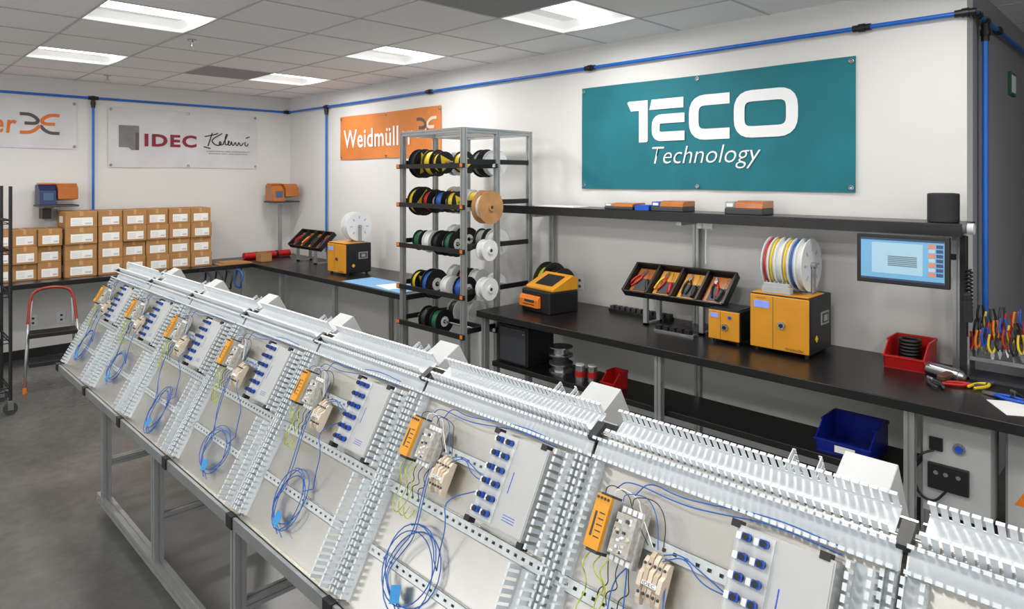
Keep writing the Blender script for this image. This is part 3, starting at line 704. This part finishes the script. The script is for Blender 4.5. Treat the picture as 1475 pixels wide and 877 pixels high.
def tray(px,py,pz,label):
    s=thing('tool_tray',label,'tool tray',T((px,py,pz)))
    R=RX(42); w,hh=.78,.27
    b=MB().bb(-w/2,w/2,-hh/2,hh/2,-.006,0)
    for y in(-hh/2,hh/2): b.bb(-w/2,w/2,y-.006,y+.006,-.006,.05)
    part(s,'tray_body',b,blackm,Mx=R,bevel=.002)
    for i in range(5):
        x=-w/2+i*w/4; part(s,'divider',MB().bb(x-.009,x+.009,-hh/2,hh/2,0,.055),blackm,Mx=R,bevel=.002)
    for i in range(4):
        x=-w/2+(i+.5)*w/4; part(s,'foam_insert',MB().bb(x-.078,x+.078,-.1,.115,0,.006),amber if i in(0,3) else gold,'amber foam insert',Mx=R)
        part(s,'tool_pocket',MB().bb(x-.05,x+.055,-.09,.02,.006,.009),dark,Mx=R)
    for x in(-.22,.22):
        part(s,'stand_leg',MB().bb(x-.015,x+.015,.07,.1,-(pz-BZ),.06).bb(x-.015,x+.015,-.1,.12,-(pz-BZ),-(pz-BZ)+.015).bb(x-.015,x+.015,-.1,-.07,-(pz-BZ),-.09),alu)
    B=T((px,py,pz))@R
    g='hand tools in the tilted tray'
    cols=[(red,None,'red'),(yel,red,'yellow and red'),(blackm,None,'black'),(blackm,red,'black and red')]
    for i in range(4):
        x=-w/2+(i+.5)*w/4
        c=cols[i]
        pliers(B@T((x-.03,.05,.018))@RZ(-28+14*i),'pliers with %s handles in a black tray'%c[2],c[0],c[1],g,.95)
        c=[blackm,red,blackm,dark][i]
        driver(B@T((x+.04,.0,.024))@RZ(20-9*i),'short screwdriver lying in a black tray',c,g)
tray(-2.47,4.13,1.19,'tilted black tool tray with four amber-lined compartments on a stand')
tray(-7.65,4.13,1.16,'tilted black tool tray on a stand near the wall corner')
s=thing('tool_rack','low metal rack holding upright hand tools on the workbench','rack',T((-.78,4.2,BZ)))
part(s,'rail',MB().bb(0,.5,-.01,.01,.15,.17),steel);part(s,'rail',MB().bb(0,.5,-.05,-.03,.1,.12),steel);part(s,'rail',MB().bb(0,.5,.05,.07,.2,.22),steel)
for x in(.005,.495): part(s,'end_bracket',MB().bb(x-.005,x+.005,-.06,.08,0,.22),steel)
part(s,'rack_base',MB().bb(0,.5,-.06,.08,0,.01),dark)
cs=[(red,'red'),(yel,'yellow'),(blackm,'black'),(orange,'orange'),(blackm,'black'),(red,'red'),(blue,'blue'),(dark,'gray'),(blackm,'black'),(yel,'yellow')]
for i in range(15):
    for row in range(3):
        c2,n2=cs[(i*3+row*4)%10]
        pliers(T((-.77+i*.031+row*.012,4.165+row*.05,BZ+.15+row*.05+.015*((i*7+row)%3)))@RZ(50+random.uniform(-20,20))@RX(-90+random.uniform(-9,9)),'upright pliers with %s handles in the tool rack'%n2,c2,None,'upright pliers in the rack',.76)
for i,(x,y,a,c,n) in enumerate(((-.90,3.95,30,dark,'gray'),(-.74,4.0,-60,red,'red'),(-.62,3.9,75,blue,'blue'),(-.56,3.98,20,blackm,'black'),(-.68,4.07,-20,yel,'yellow'))):
    pliers(T((x,y,BZ+.011))@RZ(a),'pliers with %s handles lying on the black worktop'%n,c,None,None,1.05)
s=thing('crimping_gun','silver and brown pistol-shaped crimping tool lying on the worktop','tool',T((-.86,4.07,BZ+.034))@RZ(-25))
part(s,'barrel',MB().cyl((-.1,0,.0),(.08,0,.0),.032,n=16).cyl((-.16,0,0),(-.1,0,0),.02,n=12).cyl((.08,0,0),(.1,0,0),.025,.015,n=14),steel)
part(s,'grip',MB().box((.05,-.07,.0),(.04,.12,.035),0,RZ(15)),M('brown_grip',(84,52,40),.5),bevel=.01)
def bin_(name,label,Mx,w,d,h,m,cat='storage bin'):
    s=thing(name,label,cat,Mx)
    b=MB();t=.006
    b.bb(0,w,0,d,0,t)
    b.bb(0,w,d-t,d,t,h)
    for x in(0,w-t):
        b.X=T((x,0,0))@YZX
        b.prism([(0,t),(d-t,t),(d-t,h),(d*.3,h),(-.02,h*.5)],0,t)
        b.X=Matrix.Identity(4)
    b.add([(0,0,t),(w,0,t),(w,-.02,h*.5),(0,-.02,h*.5)],[(0,1,2,3)]);b.add([(0,t,t),(w,t,t),(w,-.014,h*.5),(0,-.014,h*.5)],[(3,2,1,0)])
    part(s,'shell',b,m)
    part(s,'rim',MB().bb(-.006,w+.006,-.026,-.014,h*.47,h*.53).bb(-.006,.004,d*.3,d,h-.004,h+.008).bb(w-.004,w+.006,d*.3,d,h-.004,h+.008).bb(0,w,d-.008,d+.006,h-.004,h+.01),m)
    return s
bin_('storage_bin','red plastic stacking bin with black rings on the worktop',T((-1.16,4.09,BZ)),.2,.24,.14,red)
for i in range(8):
    b=MB();b.tube([(.05*math.cos(a*math.pi/8),.05*math.sin(a*math.pi/8),0) for a in range(16)],.009,closed=True)
    solo('cable_gland_ring',b,blackm,'black ribbed plastic ring stacked in the red bin','ring',T((-1.06,4.2,BZ+.016+.0185*i+.001)),'black rings in the red bin')
s=bin_('storage_bin','large dark blue plastic bin on the lower shelf',T((-1.37,3.67,.5)),.27,.28,.14,binblue)
part(s,'label_card',MB().bb(.1,.2,-.026,-.0255,.02,.055),paper,Mx=T((0,.006,0)))
bin_('storage_bin','small red plastic bin on the lower shelf',T((-2.8,3.68,.5)),.11,.14,.11,red)
for i,(x,y) in enumerate(((-3.03,3.72),(-2.95,3.76))):
    s=thing('paint_can','small tin can with red and white label','can',T((x,y,.5)),'tin cans on the lower shelf')
    part(s,'can_body',MB().cyl((0,0,0),(0,0,.11),.036),steel);part(s,'can_label',MB().lathe([(.0365,.03),(.0365,.07)],(0,0,0),(0,0,1)),red)
    part(s,'lid',MB().cyl((0,0,.11),(0,0,.117),.033),white)
for i in range(3):
    b=MB().lathe([(.02,0),(.09,0),(.09,.008),(.06,.012),(.06,.05),(.09,.054),(.09,.062),(.02,.062),(.02,0)],(0,0,0),(0,0,1),24)
    solo('cable_drum',b,dark if i%2 else steel,'empty metal cable drum stacked on the lower shelf','cable drum',T((-3.28,3.8,.5+.0625*i)),'stacked cable drums')
s=thing('computer_tower','black computer tower standing on the lower shelf','computer',T((-3.82,3.67,.5)))
part(s,'case',MB().bb(0,.32,0,.3,0,.3),blackm,bevel=.008);part(s,'front_grille',MB().bb(.02,.3,-.006,0,.02,.28),dark);
part(s,'power_button',MB().cyl((.28,-.006,.25),(.28,-.01,.25),.008),steel)
s=thing('terminal_strip','long black strip of small connectors lying at the wall','connector strip',T((-3.18,4.26,BZ)))
part(s,'strip_base',MB().bb(0,.55,0,.06,0,.02),blackm)
for i in range(11): part(s,'connector',MB().bb(.01+i*.05,.045+i*.05,.005,.055,.02,.045),dark)
s=thing('terminal_strip','black connector blocks on a metal strip by the tray stand','connector strip',T((-2.55,3.93,BZ)))
part(s,'strip_base',MB().bb(0,.3,0,.05,0,.014),steel)
for i in range(5): part(s,'connector',MB().bb(.01+i*.055,.05+i*.055,.002,.048,.014,.04),blackm)
def outlet(Mx,label='white electrical outlet plate on the wall'):
    s=thing('wall_outlet',label,'outlet',Mx,'wall outlets')
    part(s,'cover_plate',MB().bb(-.04,.04,-.06,.06,0,.006),white,bevel=.002)
    for y in(-.025,.025): part(s,'socket',MB().bb(-.012,.012,y-.014,y+.008,.006,.0068),dark)
outlet(T((-3.585,WY-.0,1.06))@RN);outlet(T((WX,1.44,.4))@RW);outlet(T((WX,1.7,.4))@RW)
outlet(T((-7.45,WY,1.1))@RN)
solo('paper_sheet',MB().box((0,0,.001),(.3,.21,.002),0,RZ(30)),paper,'printed white sheet on the black worktop','paper',T((-.46,3.80,BZ)))
solo('paper_sheet',MB().box((0,0,.001),(.3,.21,.002),0,RZ(-10)),paper,'white sheet lying on the blue mat','paper',T((-5.35,3.72,BZ+.004)))
solo('work_mat',MB().bb(0,1.0,0,.36,0,.004),matb,'light blue rectangular work mat on the black worktop','mat',T((-6.0,3.56,BZ)))
s=thing('disconnect_box','light gray electrical control box with sockets under the workbench','electrical box',T((-.87,3.66,.36)))
part(s,'enclosure',MB().bb(0,.27,0,.2,0,.45),lgray,bevel=.005)
part(s,'socket',MB().bb(.03,.085,-.012,0,.3,.36).cyl((.058,-.012,.33),(.058,-.016,.33),.018,n=12),blackm)
part(s,'switch',MB().cyl((.15,0,.33),(.15,-.01,.33),.026,n=16).cyl((.15,-.01,.33),(.15,-.018,.33),.016,n=12,mi=1),[steel,blue])
part(s,'outlet_panel',MB().bb(.025,.19,-.02,0,.12,.24),blackm,bevel=.003)
for x in (.06,.1,.15): part(s,'connector_port',MB().cyl((x,-.02,.2),(x,-.024,.2),.01,n=10),steel)
b=MB();b.tube(smooth([(.05,-.01,.3),(0,-.05,.28),(-.03,-.04,.2),(-.02,-.02,.08),(.05,-.02,.05),(.1,-.02,.12)],3),.006,6);part(s,'cable',b,blackw)
s=thing('power_cabinet','gray metal power cabinet with orange warning triangle under the workbench','cabinet',T((-.56,3.75,.0)))
part(s,'cabinet_body',MB().bb(0,.5,0,.45,0,.84),mgray,bevel=.005);part(s,'cabinet_door',MB().bb(.01,.49,-.008,0,.01,.82),lgray,bevel=.002)
b=MB();b.X=T((.07,-.0085,.5))@RN;b.prism([(-.035,-.03),(.035,-.03),(0,.035)],0,.001);part(s,'warning_label',b,orange)
b=MB().tube(smooth([(-2.6,4.33,.85),(-2.5,4.3,.7),(-2.2,4.3,.62),(-1.9,4.3,.7),(-1.7,4.33,.85)],3),.006)
solo('power_cable',b,blackw,'black power cable sagging under the workbench','cable',group='hanging cables')
b=MB().tube(smooth([(-1.6,4.33,.85),(-1.45,4.3,.66),(-1.1,4.3,.6),(-1.0,4.33,.85)],3),.006)
solo('power_cable',b,blackw,'black power cable sagging under the workbench','cable',group='hanging cables')
s=thing('hook_rail','black hook rail on the bench front holding hoses','rail',T((-8.05,2.9,.855)))
part(s,'rail_bar',MB().bb(0,.012,0,.5,0,.03),blackm)
for i in range(4): part(s,'hook',MB().tube([(.01,.06+i*.12,.015),(.08,.06+i*.12,.01),(.1,.06+i*.12,.03)],.006),blackm)
for i in range(4):
    b=MB();b.tube([(.1*math.cos(a*math.pi/10),.012*math.sin(a*.9),.11*math.sin(a*math.pi/10)-.11-.004) for a in range(20)],.011,closed=True)
    solo('hose_coil',b,bluew if i==3 else blackw,'coiled hose hanging from the bench front','hose',T((-7.94,2.96+i*.12,.86)),'coiled hoses under the bench')
# ---------------------------------------------------------------- cardboard boxes
def carton(w,h,d):
    s=thing('cardboard_box','brown cardboard carton with white shipping labels in a stack','cardboard box',group='cartons stacked on the workbench')
    part(s,'carton',MB().bb(-d,0,0,w,0,h),card,bevel=.003)
    part(s,'packing_tape',MB().bb(-d,.0008,w*.44,w*.56,h,h+.0006).bb(0,.0008,w*.44,w*.56,h*.72,h),cardd)
    b=MB().bb(0,.001,w*.16,w*.86,h*.12,h*.62,0)
    for i in range(4): b.bb(.001,.0014,w*.2,w*.52,h*(.2+.09*i),h*(.225+.09*i),1)
    b.bb(.001,.0014,w*.62,w*.82,h*.2,h*.3,1)
    part(s,'shipping_label',b,[paper,pgp])
    part(s,'side_label',MB().bb(-d*.7,-d*.3,-.001,0,h*.3,h*.7),paper)
    return s
p1=carton(.232,.172,.38);p2=carton(.29,.172,.38);p3=carton(.206,.172,.36)
first={1:True,2:True,3:True}
def put(p,k,x,y,z):
    Mx=T((x,y,z))@RZ(random.uniform(-.8,.8))
    if first[k]: p.matrix_basis=Mx;first[k]=False
    else: clone(p,Mx)
for row in range(4):
    z=BZ+row*.1735
    put(p2,2,-8.24+random.uniform(-.02,.02),1.625,z)
    for c in range(5): put(p1,1,-8.24+random.uniform(-.035,.03),1.93+c*.238,z)
    if row<3:
        for c in range(3): put(p3,3,-8.28+random.uniform(-.04,.04),.975+c*.211,z)
s=thing('tool_roll','rolled red fabric tool bag on the workbench near the corner','bag',T((-8.45,3.6,BZ)))
part(s,'roll',MB().cyl((0,0,.045),(0,.62,.045),.045,n=18),red)
for q in(.15,.42): part(s,'strap',MB().cyl((0,q,.045),(0,q+.03,.045),.0465,n=18),blackm)
s=thing('open_box','small open brown cardboard box on the workbench','box',T((-8.2,3.65,BZ)))
part(s,'walls',MB().bb(0,.14,0,.006,0,.11).bb(0,.14,.134,.14,0,.11).bb(0,.006,.006,.134,0,.11).bb(.134,.14,.006,.134,0,.11).bb(0,.14,0,.14,0,.004),card)
b=MB().bb(0,.22,0,.4,0,.012).bb(.02,.2,.05,.3,.012,.03);solo('wooden_board',b,card,'flat brown board with small parts on the black worktop','board',T((-8.3,3.15,BZ)))
# ---------------------------------------------------------------- step ladder
s=thing('step_ladder','folding step ladder with red handrail and black steps by the bench','ladder',T((-7.62,1.17,0))@RZ(-6))
b=MB().tube(smooth([(.12,.03,.58),(.06,.05,.84),(.05,.1,.9),(.05,.22,.92),(.05,.34,.9),(.06,.39,.84),(.12,.41,.58)],2),.013,8);part(s,'handrail',b,M('ladder_red',(150,48,36),.4))
part(s,'front_rail',MB().tube([(.25,0,.03),(.12,.03,.6)],.012,8),alu);part(s,'front_rail',MB().tube([(.25,.44,.03),(.12,.41,.6)],.012,8),alu)
part(s,'rear_rail',MB().tube([(-.12,.02,.03),(.06,.06,.8)],.011,8),alu);part(s,'rear_rail',MB().tube([(-.12,.42,.03),(.06,.38,.8)],.011,8),alu)
for i,(x,z) in enumerate(((.19,.25),(.13,.5))): part(s,'step',MB().bb(x-.12,x+.09,.03,.41,z-.02,z+.02),blackm,bevel=.005)
for p in((.25,0),(.25,.44),(-.12,.02),(-.12,.42)): part(s,'foot',MB().cyl((p[0],p[1],0),(p[0],p[1],.05),.02,.017,n=10),orange)
s=thing('wire_shelving','black wire shelving unit on casters beside the workbench','shelving')
for x in(-7.25,-6.8):
    for y in(-.1,.96):
        part(s,'post',MB().cyl((x,y,.12),(x,y,1.88),.013,n=12),blackm)
        part(s,'caster',MB().cyl((x-.014,y,.05),(x+.014,y,.05),.05,n=20,mi=1).bb(x-.02,x+.02,y-.02,y+.02,.095,.12).bb(x-.02,x-.015,y-.02,y+.02,.04,.1).bb(x+.015,x+.02,y-.02,y+.02,.04,.1),[steel,dark])
for z in(.22,.62,1.0,1.35,1.6):
    b=MB()
    for x in(-7.25,-6.8): b.tube([(x,-.1,z),(x,.96,z)],.005).tube([(x,-.1,z-.03),(x,.96,z-.03)],.004)
    for y in(-.1,.96): b.tube([(-7.25,y,z),(-6.8,y,z)],.005).tube([(-7.25,y,z-.03),(-6.8,y,z-.03)],.004)
    for i in range(1,14): b.tube([(-7.25+i*.032,-.1,z+.004),(-7.25+i*.032,.96,z+.004)],.002,4)
    part(s,'wire_shelf',b,blackm)
for z in(.62,1.0): solo('parts_tray',MB().bb(-7.2,-6.85,.3,.9,z+.007,z+.012).bb(-7.2,-7.195,.3,.9,z+.012,z+.06).bb(-6.855,-6.85,.3,.9,z+.012,z+.06).bb(-7.195,-6.855,.3,.305,z+.012,z+.06).bb(-7.195,-6.855,.895,.9,z+.012,z+.06),lgray,'shallow white parts tray on the wire shelving','tray',group='trays on the wire shelving')
s=thing('tall_cabinet','dark tall metal cabinet standing in the passage','cabinet',T((-.3,6.4,0)))
part(s,'cabinet_body',MB().bb(-.4,.6,0,.6,0,2.2),blackm,bevel=.005);part(s,'cabinet_door',MB().bb(-.39,.095,-.012,0,.02,2.18),dark);part(s,'cabinet_door',MB().bb(.105,.59,-.012,0,.02,2.18),dark)
s=thing('exit_sign','small green sign on the shade-toned return wall','sign',T((CXR,5.75,2.6))@RW)
part(s,'sign_plate',MB().bb(-.1,.1,-.08,.08,0,.02),grn,bevel=.003);part(s,'sign_panel',MB().bb(-.08,.08,-.06,.06,.02,.021),whp)
# ---------------------------------------------------------------- world & camera
w=bpy.data.worlds.new('world');bpy.context.scene.world=w;w.use_nodes=True
w.node_tree.nodes['Background'].inputs[0].default_value=(.98,.99,1,1);w.node_tree.nodes['Background'].inputs[1].default_value=2.4
cd=bpy.data.cameras.new('camera');cd.sensor_width=36;cd.lens=960/1475*36;cd.shift_y=-182.5/1475;cd.clip_start=.05
co=bpy.data.objects.new('camera',cd);COL.objects.link(co);co.location=(0,0,1.95);co.rotation_euler=(math.radians(90),0,math.radians(45))
bpy.context.scene.camera=co
bpy.context.scene.view_settings.view_transform='Standard'
